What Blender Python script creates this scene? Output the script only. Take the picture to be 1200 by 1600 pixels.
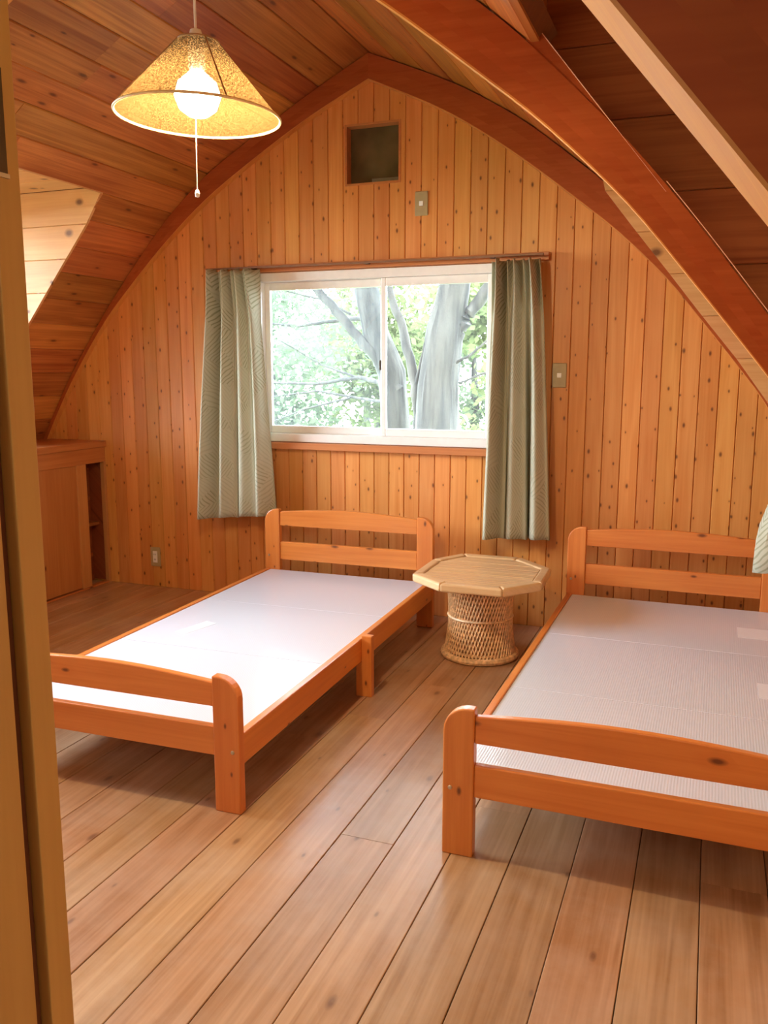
import bpy, bmesh, math, random
from mathutils import Vector, Matrix

for o in list(bpy.data.objects):
    bpy.data.objects.remove(o, do_unlink=True)
S = bpy.context.scene
COL = S.collection
rnd = random.Random(7)
PI = math.pi

# ------------------------------------------------------------------ camera
F, YAW, PITCH, ROLL = 1337.03, math.radians(20.81), math.radians(9.364), math.radians(0.062)
CAM = Vector((1.894, -4.334, 1.321))
fw = Vector((-math.sin(YAW) * math.cos(PITCH), math.cos(YAW) * math.cos(PITCH), -math.sin(PITCH)))
rt = Vector((math.cos(YAW), math.sin(YAW), 0))
up = rt.cross(fw)
r2 = rt * math.cos(ROLL) + up * math.sin(ROLL)
u2 = -rt * math.sin(ROLL) + up * math.cos(ROLL)
cd = bpy.data.cameras.new('camera')
cam = bpy.data.objects.new('camera', cd)
COL.objects.link(cam)
cd.sensor_fit = 'HORIZONTAL'
cd.sensor_width = 36
cd.lens = F / 1200 * 36
cd.clip_start = 0.02
cam.matrix_world = Matrix(((r2.x, u2.x, -fw.x, CAM.x), (r2.y, u2.y, -fw.y, CAM.y), (r2.z, u2.z, -fw.z, CAM.z), (0, 0, 0, 1)))
S.camera = cam

# ------------------------------------------------------------------ sky, view, daylight portals
w = bpy.data.worlds.new('overcast_sky')
S.world = w
w.use_nodes = True
bg = w.node_tree.nodes['Background']
bg.inputs[0].default_value = (0.80, 0.91, 1.0, 1)
bg.inputs[1].default_value = 42.0
S.view_settings.view_transform = 'Standard'
S.view_settings.look = 'None'
S.view_settings.exposure = 0.12
S.view_settings.gamma = 1
S.view_settings.use_curve_mapping = False
S.cycles.use_denoising = True
S.cycles.max_bounces = 10
S.cycles.diffuse_bounces = 7
S.cycles.glossy_bounces = 4
S.cycles.transparent_max_bounces = 12
S.cycles.sample_clamp_indirect = 8


def portal(name, loc, look, sx, sy):
    l = bpy.data.lights.new(name, 'AREA')
    l.shape = 'RECTANGLE'
    l.size, l.size_y = sx, sy
    l.cycles.is_portal = True
    o = bpy.data.objects.new(name, l)
    COL.objects.link(o)
    o.location = loc
    o.rotation_euler = Vector(look).to_track_quat('-Z', 'Y').to_euler()
    return o


portal('daylight_portal', (0.17, 0.12, 1.39), (0, -1, 0), 1.4, 0.95)
portal('daylight_portal', (-2.30, -1.75, 1.53), (1, 0, 0), 2.1, 1.3)
HALL_FILL_W = 15.0
PENDANT_W = 62.0


# ------------------------------------------------------------------ materials
MATS = {}


def newmat(name):
    m = bpy.data.materials.new(name)
    m.use_nodes = True
    return m, m.node_tree.nodes, m.node_tree.links, m.node_tree.nodes['Principled BSDF']


def mnode(N, L, op, a, b=None):
    n = N.new('ShaderNodeMath')
    n.operation = op
    for i, v in enumerate((a, b)):
        if v is None:
            continue
        if isinstance(v, (int, float)):
            n.inputs[i].default_value = v
        else:
            L.new(v, n.inputs[i])
    return n.outputs[0]


def mixc(N, L, fac, a, b, mode='MIX'):
    n = N.new('ShaderNodeMix')
    n.data_type = 'RGBA'
    n.blend_type = mode
    for sock, v in ((0, fac), (6, a), (7, b)):
        if isinstance(v, (int, float)):
            n.inputs[sock].default_value = v
        elif isinstance(v, tuple):
            n.inputs[sock].default_value = (*v, 1)
        else:
            L.new(v, n.inputs[sock])
    return n.outputs[2]


def ramp(N, L, fac, stops):
    n = N.new('ShaderNodeValToRGB')
    e = n.color_ramp.elements
    while len(e) < len(stops):
        e.new(0.5)
    for k, (p, c) in enumerate(stops):
        e[k].position = p
        e[k].color = (*c, 1) if isinstance(c, tuple) else (c, c, c, 1)
    L.new(fac, n.inputs[0])
    return n.outputs[0]


def wood(name, axis, light, dark, knot=0.5, knot_scale=(11, 7), knot_r=0.13, rough=0.45, sgn=1, var=0.3, coat=0.0,
         grain=1.0, scuff=0.0, knotcol=(0.10, 0.025, 0.008)):
    """Softwood: grain stretched along axis, knots picked per cell, tone changed per piece."""
    if name in MATS:
        return MATS[name]
    m, N, L, P = newmat(name)
    tc = N.new('ShaderNodeTexCoord')
    sx = N.new('ShaderNodeSeparateXYZ')
    L.new(tc.outputs['Object'], sx.inputs[0])
    oi = N.new('ShaderNodeObjectInfo')
    R = oi.outputs['Random']
    ax = 'XYZ'.index(axis)
    oth = [i for i in range(3) if i != ax]
    across = mnode(N, L, 'ADD', sx.outputs[oth[0]], mnode(N, L, 'MULTIPLY', sx.outputs[oth[1]], sgn))
    along = mnode(N, L, 'ADD', sx.outputs[ax], mnode(N, L, 'MULTIPLY', R, 37.0))
    offr = mnode(N, L, 'MULTIPLY', R, 91.0)

    def vec(sa, sl):
        c = N.new('ShaderNodeCombineXYZ')
        L.new(mnode(N, L, 'MULTIPLY', across, sa), c.inputs[0])
        L.new(mnode(N, L, 'MULTIPLY', along, sl), c.inputs[1])
        L.new(offr, c.inputs[2])
        return c.outputs[0]

    n1 = N.new('ShaderNodeTexNoise')
    n1.inputs['Scale'].default_value = 1
    n1.inputs['Detail'].default_value = 3
    n1.inputs['Distortion'].default_value = 1.2
    L.new(vec(22, 1.1), n1.inputs['Vector'])
    n2 = N.new('ShaderNodeTexNoise')
    n2.inputs['Scale'].default_value = 1
    n2.inputs['Detail'].default_value = 2
    L.new(vec(120, 2.5), n2.inputs['Vector'])
    n3 = N.new('ShaderNodeTexNoise')
    n3.inputs['Scale'].default_value = 1
    n3.inputs['Detail'].default_value = 2
    L.new(vec(4, 1.6), n3.inputs['Vector'])
    g = mnode(N, L, 'ADD', mnode(N, L, 'MULTIPLY', n1.outputs[0], 0.55), mnode(N, L, 'MULTIPLY', n2.outputs[0], 0.25))
    g = mnode(N, L, 'ADD', g, mnode(N, L, 'MULTIPLY', n3.outputs[0], 0.35))
    spread = 0.17 / grain
    col = ramp(N, L, g, [(0.575 - spread, dark), (0.575 + spread, light)])
    if knot > 0:
        v = N.new('ShaderNodeTexVoronoi')
        v.voronoi_dimensions = '2D'
        v.inputs['Scale'].default_value = 1
        v.inputs['Randomness'].default_value = 1
        kv = N.new('ShaderNodeVectorMath')
        kv.operation = 'ADD'
        L.new(vec(*knot_scale), kv.inputs[0])
        L.new(mixc(N, L, 0.06, (0, 0, 0), n1.outputs[1]), kv.inputs[1])
        L.new(kv.outputs[0], v.inputs['Vector'])
        sc = N.new('ShaderNodeSeparateColor')
        L.new(v.outputs['Color'], sc.inputs[0])
        # radius of the knot differs with the cell; most cells hold none
        rad = mnode(N, L, 'MULTIPLY', mnode(N, L, 'ADD', mnode(N, L, 'MULTIPLY', sc.outputs[1], 0.8), 0.4), knot_r)
        d = mnode(N, L, 'DIVIDE', v.outputs['Distance'], rad)
        k = ramp(N, L, d, [(0.35, 1.0), (1.0, 0.0)])
        halo = ramp(N, L, mnode(N, L, 'MULTIPLY', d, 0.4), [(0.3, 1.0), (1.0, 0.0)])
        on = mnode(N, L, 'LESS_THAN', sc.outputs[0], knot)
        col = mixc(N, L, mnode(N, L, 'MULTIPLY', mnode(N, L, 'MULTIPLY', halo, on), 0.45), col, dark)
        col = mixc(N, L, mnode(N, L, 'MULTIPLY', mnode(N, L, 'MULTIPLY', k, on), 0.85), col, knotcol)
    if scuff > 0:
        n4 = N.new('ShaderNodeTexNoise')
        n4.inputs['Scale'].default_value = 3.3
        n4.inputs['Detail'].default_value = 6
        n4.inputs['Roughness'].default_value = 0.65
        L.new(tc.outputs['Object'], n4.inputs['Vector'])
        col = mixc(N, L, mnode(N, L, 'MULTIPLY', ramp(N, L, n4.outputs[0], [(0.42, 0.0), (0.68, 1.0)]), scuff), col, (0.52, 0.40, 0.31))
    h = N.new('ShaderNodeHueSaturation')
    wn = N.new('ShaderNodeTexWhiteNoise')
    wn.noise_dimensions = '1D'
    L.new(mnode(N, L, 'MULTIPLY', R, 517.0), wn.inputs['W'])
    L.new(mnode(N, L, 'ADD', mnode(N, L, 'MULTIPLY', R, 0.018 * var / 0.3), 0.5 - 0.009 * var / 0.3), h.inputs['Hue'])
    L.new(mnode(N, L, 'ADD', mnode(N, L, 'MULTIPLY', wn.outputs[0], var), 1 - var / 2), h.inputs['Value'])
    L.new(col, h.inputs['Color'])
    L.new(h.outputs[0], P.inputs['Base Color'])
    L.new(mnode(N, L, 'ADD', mnode(N, L, 'MULTIPLY', n1.outputs[0], 0.12), rough - 0.06), P.inputs['Roughness'])
    P.inputs['Coat Weight'].default_value = coat
    P.inputs['Coat Roughness'].default_value = 0.18
    P.inputs['Specular IOR Level'].default_value = 0.4
    b = N.new('ShaderNodeBump')
    b.inputs['Strength'].default_value = 0.12
    b.inputs['Distance'].default_value = 0.001
    L.new(n2.outputs[0], b.inputs['Height'])
    L.new(b.outputs[0], P.inputs['Normal'])
    MATS[name] = m
    return m


def plain(name, col, rough=0.5, metal=0.0, noise=0.08, scale=30, spec=0.5, coat=0.0):
    if name in MATS:
        return MATS[name]
    m, N, L, P = newmat(name)
    tc = N.new('ShaderNodeTexCoord')
    n = N.new('ShaderNodeTexNoise')
    n.inputs['Scale'].default_value = scale
    n.inputs['Detail'].default_value = 3
    L.new(tc.outputs['Object'], n.inputs['Vector'])
    a = tuple(c * (1 - noise) for c in col)
    b = tuple(min(1, c * (1 + noise)) for c in col)
    L.new(ramp(N, L, n.outputs[0], [(0.35, a), (0.65, b)]), P.inputs['Base Color'])
    P.inputs['Roughness'].default_value = rough
    P.inputs['Metallic'].default_value = metal
    P.inputs['Specular IOR Level'].default_value = spec
    P.inputs['Coat Weight'].default_value = coat
    MATS[name] = m
    return m


def glass(name, tint=(1, 1, 1), haze=0.0):
    m, N, L, P = newmat(name)
    out = N['Material Output']
    N.remove(P)
    t = N.new('ShaderNodeBsdfTransparent')
    t.inputs[0].default_value = (*tint, 1)
    g = N.new('ShaderNodeBsdfGlossy')
    g.inputs['Roughness'].default_value = 0.02
    fr = N.new('ShaderNodeFresnel')
    fr.inputs[0].default_value = 1.45
    mx = N.new('ShaderNodeMixShader')
    L.new(fr.outputs[0], mx.inputs[0])
    L.new(t.outputs[0], mx.inputs[1])
    L.new(g.outputs[0], mx.inputs[2])
    last = mx.outputs[0]
    if haze:
        d = N.new('ShaderNodeBsdfTranslucent')
        d.inputs[0].default_value = (0.9, 0.95, 0.97, 1)
        m2 = N.new('ShaderNodeMixShader')
        n = N.new('ShaderNodeTexNoise')
        n.inputs['Scale'].default_value = 4
        tc = N.new('ShaderNodeTexCoord')
        L.new(tc.outputs['Object'], n.inputs['Vector'])
        L.new(mnode(N, L, 'MULTIPLY', n.outputs[0], haze * 2), m2.inputs[0])
        L.new(last, m2.inputs[1])
        L.new(d.outputs[0], m2.inputs[2])
        last = m2.outputs[0]
    L.new(last, out.inputs[0])
    MATS[name] = m
    return m


WL, WD = (0.72, 0.325, 0.092), (0.59, 0.215, 0.046)          # wall cedar
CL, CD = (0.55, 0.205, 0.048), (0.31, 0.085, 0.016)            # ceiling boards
BL, BD = (0.72, 0.255, 0.055), (0.58, 0.165, 0.029)           # bed pine
RL, RD = (0.42, 0.098, 0.024), (0.32, 0.06, 0.013)          # rafters
FL, FD = (0.51, 0.295, 0.160), (0.32, 0.155, 0.066)          # floor
M_wall = wood('wood_wall_boards', 'Z', WL, WD, knot=0.55, knot_scale=(16, 8.5), knot_r=0.115, rough=0.42, var=0.22)
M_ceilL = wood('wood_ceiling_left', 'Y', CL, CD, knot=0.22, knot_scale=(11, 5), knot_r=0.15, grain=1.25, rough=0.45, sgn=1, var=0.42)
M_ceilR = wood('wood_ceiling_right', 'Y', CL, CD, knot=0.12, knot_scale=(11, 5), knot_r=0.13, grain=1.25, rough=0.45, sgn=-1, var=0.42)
M_cheek = wood('wood_dormer_boards', 'X', (0.72, 0.38, 0.155), (0.58, 0.26, 0.085), knot=0.5, knot_scale=(8, 6), knot_r=0.17, rough=0.45, var=0.18)
M_dceil = wood('wood_dormer_shaded', 'X', (0.34, 0.115, 0.034), (0.20, 0.052, 0.013), knot=0.0, rough=0.45, var=0.15, grain=1.5)  # darker than the cheek boards: shade put into the colour
M_floor = wood('wood_floor_boards', 'Y', FL, FD, knot=0.2, knot_scale=(10, 4.5), knot_r=0.13, rough=0.34, var=0.24, coat=0.3, scuff=0.35, grain=1.25,
               knotcol=(0.17, 0.075, 0.035))
M_bedX = wood('wood_bed_x', 'X', BL, BD, knot=0.3, knot_scale=(11, 5), knot_r=0.13, rough=0.36, var=0.1, coat=0.3)
M_bedY = wood('wood_bed_y', 'Y', BL, BD, knot=0.3, knot_scale=(9, 4), knot_r=0.1, rough=0.36, var=0.1, coat=0.3)
M_bedZ = wood('wood_bed_z', 'Z', BL, BD, knot=0.4, knot_scale=(14, 7), knot_r=0.12, rough=0.36, var=0.1, coat=0.3)
M_raft = wood('wood_rafter', 'X', RL, RD, knot=0.08, knot_scale=(5, 3), knot_r=0.08, rough=0.6, var=0.08, sgn=1)
M_raft.node_tree.nodes['Principled BSDF'].inputs['Specular IOR Level'].default_value = 0.15
M_edge = wood('wood_rafter_lit_edge', 'X', (0.70, 0.31, 0.07), (0.58, 0.21, 0.04), knot=0.05, rough=0.5, var=0.05)  # lighter inner lamina, lamplight on the underside put into its orange
M_case = wood('wood_casing', 'X', (0.56, 0.22, 0.07), (0.44, 0.14, 0.04), knot=0, rough=0.4, var=0.1)
M_caseZ = wood('wood_casing_upright', 'Z', (0.62, 0.29, 0.10), (0.50, 0.20, 0.06), knot=0, rough=0.4, var=0.1)
M_cabY = wood('wood_cupboard_y', 'Y', (0.58, 0.22, 0.06), (0.40, 0.12, 0.03), knot=0.3, knot_scale=(9, 4), knot_r=0.16, rough=0.45, var=0.1)
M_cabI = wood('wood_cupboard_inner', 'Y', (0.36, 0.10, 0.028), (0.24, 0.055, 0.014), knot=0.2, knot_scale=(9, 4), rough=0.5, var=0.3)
M_cabZ = wood('wood_cupboard_z', 'Z', (0.56, 0.22, 0.065), (0.45, 0.15, 0.04), knot=0.1, knot_scale=(9, 4), rough=0.45, var=0.1)
M_jamb = wood('wood_jamb', 'Z', (0.66, 0.40, 0.12), (0.56, 0.31, 0.085), knot=0, rough=0.5, var=0.05)
M_back = wood('wood_backing', 'Z', (0.20, 0.07, 0.022), (0.15, 0.045, 0.014), knot=0, rough=0.7, var=0)
M_hall = plain('hall_plaster', (0.62, 0.55, 0.46), 0.8)
M_alu = plain('white_aluminium', (0.83, 0.80, 0.77), 0.35, noise=0.02)
M_plate = plain('beige_plate', (0.42, 0.33, 0.17), 0.45, noise=0.05)
M_white = plain('white_plastic', (0.85, 0.83, 0.78), 0.35, noise=0.02)
M_dark = plain('dark_metal', (0.06, 0.04, 0.025), 0.4, metal=0.6)
M_bolt = plain('bolt_steel', (0.55, 0.50, 0.40), 0.35, metal=0.9)
M_glass = glass('clear_glass', haze=0.006)
M_glassL = glass('screened_glass', (0.97, 0.985, 1.0), haze=0.014)
M_vent = plain('olive_vent_panel', (0.115, 0.085, 0.035), 0.22, noise=0.3, scale=5)
M_ventd = plain('vent_strip', (0.20, 0.19, 0.12), 0.4)
M_cane = plain('cane_tan', (0.82, 0.54, 0.29), 0.45, noise=0.25, scale=60)
M_caned = plain('cane_dark', (0.50, 0.28, 0.13), 0.6, noise=0.3, scale=40)
M_slat = wood('bamboo_slat', 'X', (0.74, 0.50, 0.27), (0.60, 0.36, 0.17), knot=0, rough=0.35, var=0.1, coat=0.2)
M_sheet = None
m, N, L, P = newmat('white_plastic_sheet')
tc = N.new('ShaderNodeTexCoord')
wv = N.new('ShaderNodeTexWave')
wv.bands_direction = 'X'
wv.inputs['Scale'].default_value = 40
L.new(tc.outputs['Object'], wv.inputs['Vector'])
bp = N.new('ShaderNodeBump')
bp.inputs['Strength'].default_value = 0.3
bp.inputs['Distance'].default_value = 0.0006
L.new(wv.outputs[1], bp.inputs['Height'])
L.new(bp.outputs[0], P.inputs['Normal'])
L.new(ramp(N, L, wv.outputs[1], [(0.0, (0.62, 0.65, 0.75)), (1.0, (0.65, 0.68, 0.78))]), P.inputs['Base Color'])
P.inputs['Roughness'].default_value = 0.17
P.inputs['Specular IOR Level'].default_value = 0.7
M_sheet = m
M_tape = plain('clear_label', (0.76, 0.78, 0.86), 0.3, noise=0.01)


def curtain_mat(name):
    m, N, L, P = newmat(name)
    out = N['Material Output']
    N.remove(P)
    uv = N.new('ShaderNodeUVMap')
    sx = N.new('ShaderNodeSeparateXYZ')
    L.new(uv.outputs[0], sx.inputs[0])
    # palm leaves: each cell of the print has its own slanted veins
    vo = N.new('ShaderNodeTexVoronoi')
    vo.voronoi_dimensions = '2D'
    vo.inputs['Scale'].default_value = 11
    st = N.new('ShaderNodeMapping')
    st.inputs['Scale'].default_value = (1.3, 0.7, 1)
    L.new(uv.outputs[0], st.inputs[0])
    L.new(st.outputs[0], vo.inputs['Vector'])
    sc = N.new('ShaderNodeSeparateColor')
    L.new(vo.outputs['Color'], sc.inputs[0])
    n_ = N.new('ShaderNodeTexNoise')
    n_.inputs['Scale'].default_value = 9
    L.new(uv.outputs[0], n_.inputs['Vector'])
    sgn_ = mnode(N, L, 'SUBTRACT', mnode(N, L, 'MULTIPLY', mnode(N, L, 'GREATER_THAN', sc.outputs[0], 0.5), 2.0), 1.0)
    slope = mnode(N, L, 'MULTIPLY', sgn_, mnode(N, L, 'ADD', mnode(N, L, 'MULTIPLY', sc.outputs[2], 1.6), 0.9))
    ph = mnode(N, L, 'ADD', mnode(N, L, 'MULTIPLY', sx.outputs[1], 40.0), mnode(N, L, 'MULTIPLY', mnode(N, L, 'MULTIPLY', sx.outputs[0], slope), 40.0))
    ph = mnode(N, L, 'ADD', ph, mnode(N, L, 'MULTIPLY', n_.outputs[0], 2.2))
    vein = mnode(N, L, 'SINE', mnode(N, L, 'MULTIPLY', ph, 6.283))
    f = mnode(N, L, 'MULTIPLY', ramp(N, L, vein, [(0.30, 0.0), (0.70, 1.0)]), mnode(N, L, 'ADD', mnode(N, L, 'MULTIPLY', sc.outputs[1], 0.8), 0.2))
    col = mixc(N, L, f, (0.53, 0.525, 0.41), (0.33, 0.33, 0.225))
    d = N.new('ShaderNodeBsdfDiffuse')
    L.new(col, d.inputs[0])
    t = N.new('ShaderNodeBsdfTranslucent')
    L.new(mixc(N, L, 1.0, col, (0.75, 0.8, 0.62), 'MULTIPLY'), t.inputs[0])
    mx = N.new('ShaderNodeMixShader')
    mx.inputs[0].default_value = 0.10
    L.new(d.outputs[0], mx.inputs[1])
    L.new(t.outputs[0], mx.inputs[2])
    L.new(mx.outputs[0], out.inputs[0])
    return m


M_curt = curtain_mat('leaf_print_curtain')


# ------------------------------------------------------------------ mesh helpers
class MB:
    def __init__(s):
        s.v, s.f = [], []

    def box(s, x0, x1, y0, y1, z0, z1):
        b = len(s.v)
        s.v += [(x, y, z) for z in (z0, z1) for y in (y0, y1) for x in (x0, x1)]
        s.f += [tuple(b + i for i in q) for q in ((0, 2, 3, 1), (4, 5, 7, 6), (0, 1, 5, 4), (2, 6, 7, 3), (0, 4, 6, 2), (1, 3, 7, 5))]
        return s

    def prism(s, ring0, ring1, caps=True):
        b = len(s.v)
        n = len(ring0)
        s.v += list(ring0) + list(ring1)
        for i in range(n):
            j = (i + 1) % n
            s.f.append((b + i, b + j, b + n + j, b + n + i))
        if caps:
            s.f.append(tuple(b + i for i in reversed(range(n))))
            s.f.append(tuple(b + n + i for i in range(n)))
        return s

    def lathe(s, prof, n=32, c=(0, 0, 0), closed=False):
        b = len(s.v)
        k = len(prof)
        for i in range(n):
            a = 2 * PI * i / n
            for r, z in prof:
                s.v.append((c[0] + r * math.cos(a), c[1] + r * math.sin(a), c[2] + z))
        for i in range(n):
            j = (i + 1) % n
            for q in range(k if closed else k - 1):
                p = (q + 1) % k
                s.f.append((b + i * k + q, b + j * k + q, b + j * k + p, b + i * k + p))
        return s

    def tube(s, pts, r, n=6, cap=True, ridge=None):
        b = len(s.v)
        rr = r if isinstance(r, (list, tuple)) else [r] * len(pts)
        pts = [Vector(p) for p in pts]
        for i, p in enumerate(pts):
            t = (pts[min(i + 1, len(pts) - 1)] - pts[max(i - 1, 0)]).normalized()
            a = t.orthogonal().normalized() if abs(t.z) > 0.9 else t.cross(Vector((0, 0, 1))).normalized()
            c = t.cross(a)
            for k in range(n):
                an = 2 * PI * k / n
                q = p + (a * math.cos(an) + c * math.sin(an)) * rr[i] * (ridge(i, k) if ridge else 1)
                s.v.append(tuple(q))
        for i in range(len(pts) - 1):
            for k in range(n):
                j = (k + 1) % n
                s.f.append((b + i * n + k, b + i * n + j, b + (i + 1) * n + j, b + (i + 1) * n + k))
        if cap:
            s.f.append(tuple(b + k for k in reversed(range(n))))
            s.f.append(tuple(b + (len(pts) - 1) * n + k for k in range(n)))
        return s

    def build(s, name, mat, parent=None, bevel=0.0, smooth=False, seg=2):
        me = bpy.data.meshes.new(name)
        me.from_pydata(s.v, [], s.f)
        bm = bmesh.new()
        bm.from_mesh(me)
        bmesh.ops.recalc_face_normals(bm, faces=bm.faces)
        if bevel > 0:
            es = [e for e in bm.edges if len(e.link_faces) == 2 and e.calc_face_angle(0) > 0.5]
            bmesh.ops.bevel(bm, geom=es, offset=bevel, segments=seg, affect='EDGES', profile=0.5)
        if smooth:
            for f in bm.faces:
                f.smooth = True
            for e in bm.edges:
                if len(e.link_faces) == 2 and e.calc_face_angle(0) > 0.7:
                    e.smooth = False
        bm.to_mesh(me)
        bm.free()
        me.materials.append(mat)
        o = bpy.data.objects.new(name, me)
        COL.objects.link(o)
        if parent is not None:
            o.parent = parent
        return o


def tag(o, label=None, cat=None, group=None, kind=None):
    if label:
        o['label'] = label
    if cat:
        o['category'] = cat
    if group:
        o['group'] = group
    if kind:
        o['kind'] = kind
    return o


def empty(name, loc=(0, 0, 0), rz=0, **k):
    o = bpy.data.objects.new(name, None)
    COL.objects.link(o)
    o.location = loc
    o.rotation_euler = (0, 0, rz)
    o.empty_display_size = 0.1
    return tag(o, **k)


def box(name, mat, parent, *a, bevel=0.0):
    return MB().box(*a).build(name, mat, parent, bevel)


def lerp(a, b, t):
    return a + (b - a) * t


def interp(x, pts):
    if x <= pts[0][0]:
        return pts[0][1]
    for (a, za), (b, zb) in zip(pts, pts[1:]):
        if x <= b:
            return za + (zb - za) * (x - a) / (b - a)
    return pts[-1][1]


def smoothcurve(pts, n=6):
    """Catmull-Rom through the points."""
    out = []
    for i in range(len(pts) - 1):
        p0 = pts[max(i - 1, 0)]
        p1, p2 = pts[i], pts[i + 1]
        p3 = pts[min(i + 2, len(pts) - 1)]
        for k in range(n):
            t = k / n
            out.append(tuple(0.5 * (2 * p1[d] + (p2[d] - p0[d]) * t + (2 * p0[d] - 5 * p1[d] + 4 * p2[d] - p3[d]) * t * t
                                    + (3 * p1[d] - p0[d] - 3 * p2[d] + p3[d]) * t ** 3) for d in (0, 1)))
    out.append(pts[-1])
    return out


# arch profiles in the x-z plane: inner edge of the rafters and the ceiling boards above them
APX = 0.175
IN_L = smoothcurve([(-2.12, 0.69), (-1.999, 0.916), (-1.805, 1.235), (-1.542, 1.586), (-1.340, 1.795), (-1.08, 2.035), (-0.80, 2.255), (-0.50, 2.440), (-0.16, 2.625), (APX, 2.775)], 4)
IN_R = smoothcurve([(APX, 2.775), (0.501, 2.625), (0.734, 2.492), (0.999, 2.309), (1.254, 2.112), (1.435, 1.966), (1.648, 1.762), (1.815, 1.565), (2.009, 1.325), (2.128, 1.165), (2.30, 0.88)], 4)
CE_L = smoothcurve([(-2.14, 0.73), (-2.0, 0.975), (-1.805, 1.285), (-1.545, 1.635), (-1.345, 1.87), (-1.13, 2.105), (-1.03, 2.20), (-0.80, 2.385), (-0.50, 2.56), (-0.16, 2.745), (APX, 2.905)], 4)
CE_R = smoothcurve([(APX, 2.905), (0.501, 2.77), (0.734, 2.655), (0.999, 2.49), (1.254, 2.29), (1.40, 2.165), (1.648, 1.915), (1.815, 1.72), (2.009, 1.47), (2.128, 1.31), (2.30, 1.06), (2.445, 0.82)], 4)
ROOM_Y1 = -3.74
DY0, DY1 = -0.62, -3.60           # dormer openings along the room
HDL, HDR = (-1.03, 2.20), (1.40, 2.165)
DZ = 2.235                        # flat dormer ceilings
XL, XR = -2.22, 2.46
DZR = 2.50              # outer dormer walls


def wz(x):
    return interp(x, IN_L if x < APX else IN_R)


def cz(x):
    return interp(x, CE_L if x < APX else CE_R)


# ------------------------------------------------------------------ floor
floor = box('floor', M_back, None, XL, 2.6, -6.2, 0.0, -0.10, -0.022)
tag(floor, 'floor of wide honey-coloured pine boards running towards the window wall', 'floor', kind='structure')
k = 0
x = 1.452 - 0.1625 * 25
while x < 2.46:
    y = -0.0
    first = True
    while y > -4.9:
        ln = rnd.uniform(2.3, 3.6) if not first else rnd.uniform(1.0, 3.4)
        first = False
        y2 = max(y - ln, -5.0)
        if y2 - (-5.0) < 0.5:
            y2 = -5.0
        g, c, t = 0.0011, 0.0016, 0.022
        dz = rnd.uniform(-0.0006, 0.0006)
        x0, x1 = x + g, x + 0.1625 - g
        r = lambda yy: [(x0, yy, -t), (x1, yy, -t), (x1, yy, dz - c), (x1 - c, yy, dz), (x0 + c, yy, dz), (x0, yy, dz - c)]
        MB().prism(r(y - 0.0004), r(y2 + 0.0004)).build('floor_board', M_floor, floor)
        y = y2
    x += 0.1625
box('hall_floor', M_floor, floor, 0.3, 2.59, -6.2, -5.0, -0.022, 0.0)

# ------------------------------------------------------------------ back wall
WX0, WX1, WZ0, WZ1 = -0.52, 0.86, 0.925, 1.852       # window hole
VX0, VX1, VZ0, VZ1 = 0.030, 0.333, 2.279, 2.578       # vent hole
wb = MB()
T0, T1 = 0.014, 0.115
xs = [XL - 0.1, -1.9, -1.5, -1.1, -0.8, WX0, VX0, VX1, WX1, 1.2, 1.6, 1.95, 2.2, 2.56]
for a, b in zip(xs, xs[1:]):
    za, zb = min(cz(a) + 0.1, 3.0), min(cz(b) + 0.1, 3.0)
    top = max(za, zb, 1.2)
    if a < APX < b:
        top = 3.0
    if a >= WX0 - 1e-6 and b <= WX1 + 1e-6:
        wb.box(a, b, T0, T1, -0.1, WZ0)
        if abs(a - VX0) < 1e-6:
            wb.box(a, b, T0, T1, WZ1, VZ0).box(a, b, T0, T1, VZ1, 3.0)
        else:
            wb.box(a, b, T0, T1, WZ1, top)
    else:
        wb.box(a, b, T0, T1, -0.1, top)
wall_back = wb.build('wall_back', M_back)
tag(wall_back, 'gable end wall of knotty upright cedar boards under the pointed arch', 'wall', kind='structure')


def board_piece(mb, x0, x1, z0, ztl, ztr, cl=True, cr=True):
    c = 0.0036
    l0 = x0 + 0.0004 if cl else x0
    l1 = x0 + (c if cl else 0)
    q0 = x1 - (c if cr else 0)
    q1 = x1 - 0.0004 if cr else x1

    def zt(x):
        return lerp(ztl, ztr, (x - x0) / (x1 - x0))
    sec = [(l0, 0.0139), (l0, 0.0055 if cl else 0.0), (l1, 0.0), (q0, 0.0), (q1, 0.0055 if cr else 0.0), (q1, 0.0139)]
    if not cl:
        sec.pop(1)
    if not cr:
        sec.pop(-2)
    mb.prism([(px, py, z0) for px, py in sec], [(px, py, zt(px)) for px, py in sec])


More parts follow.
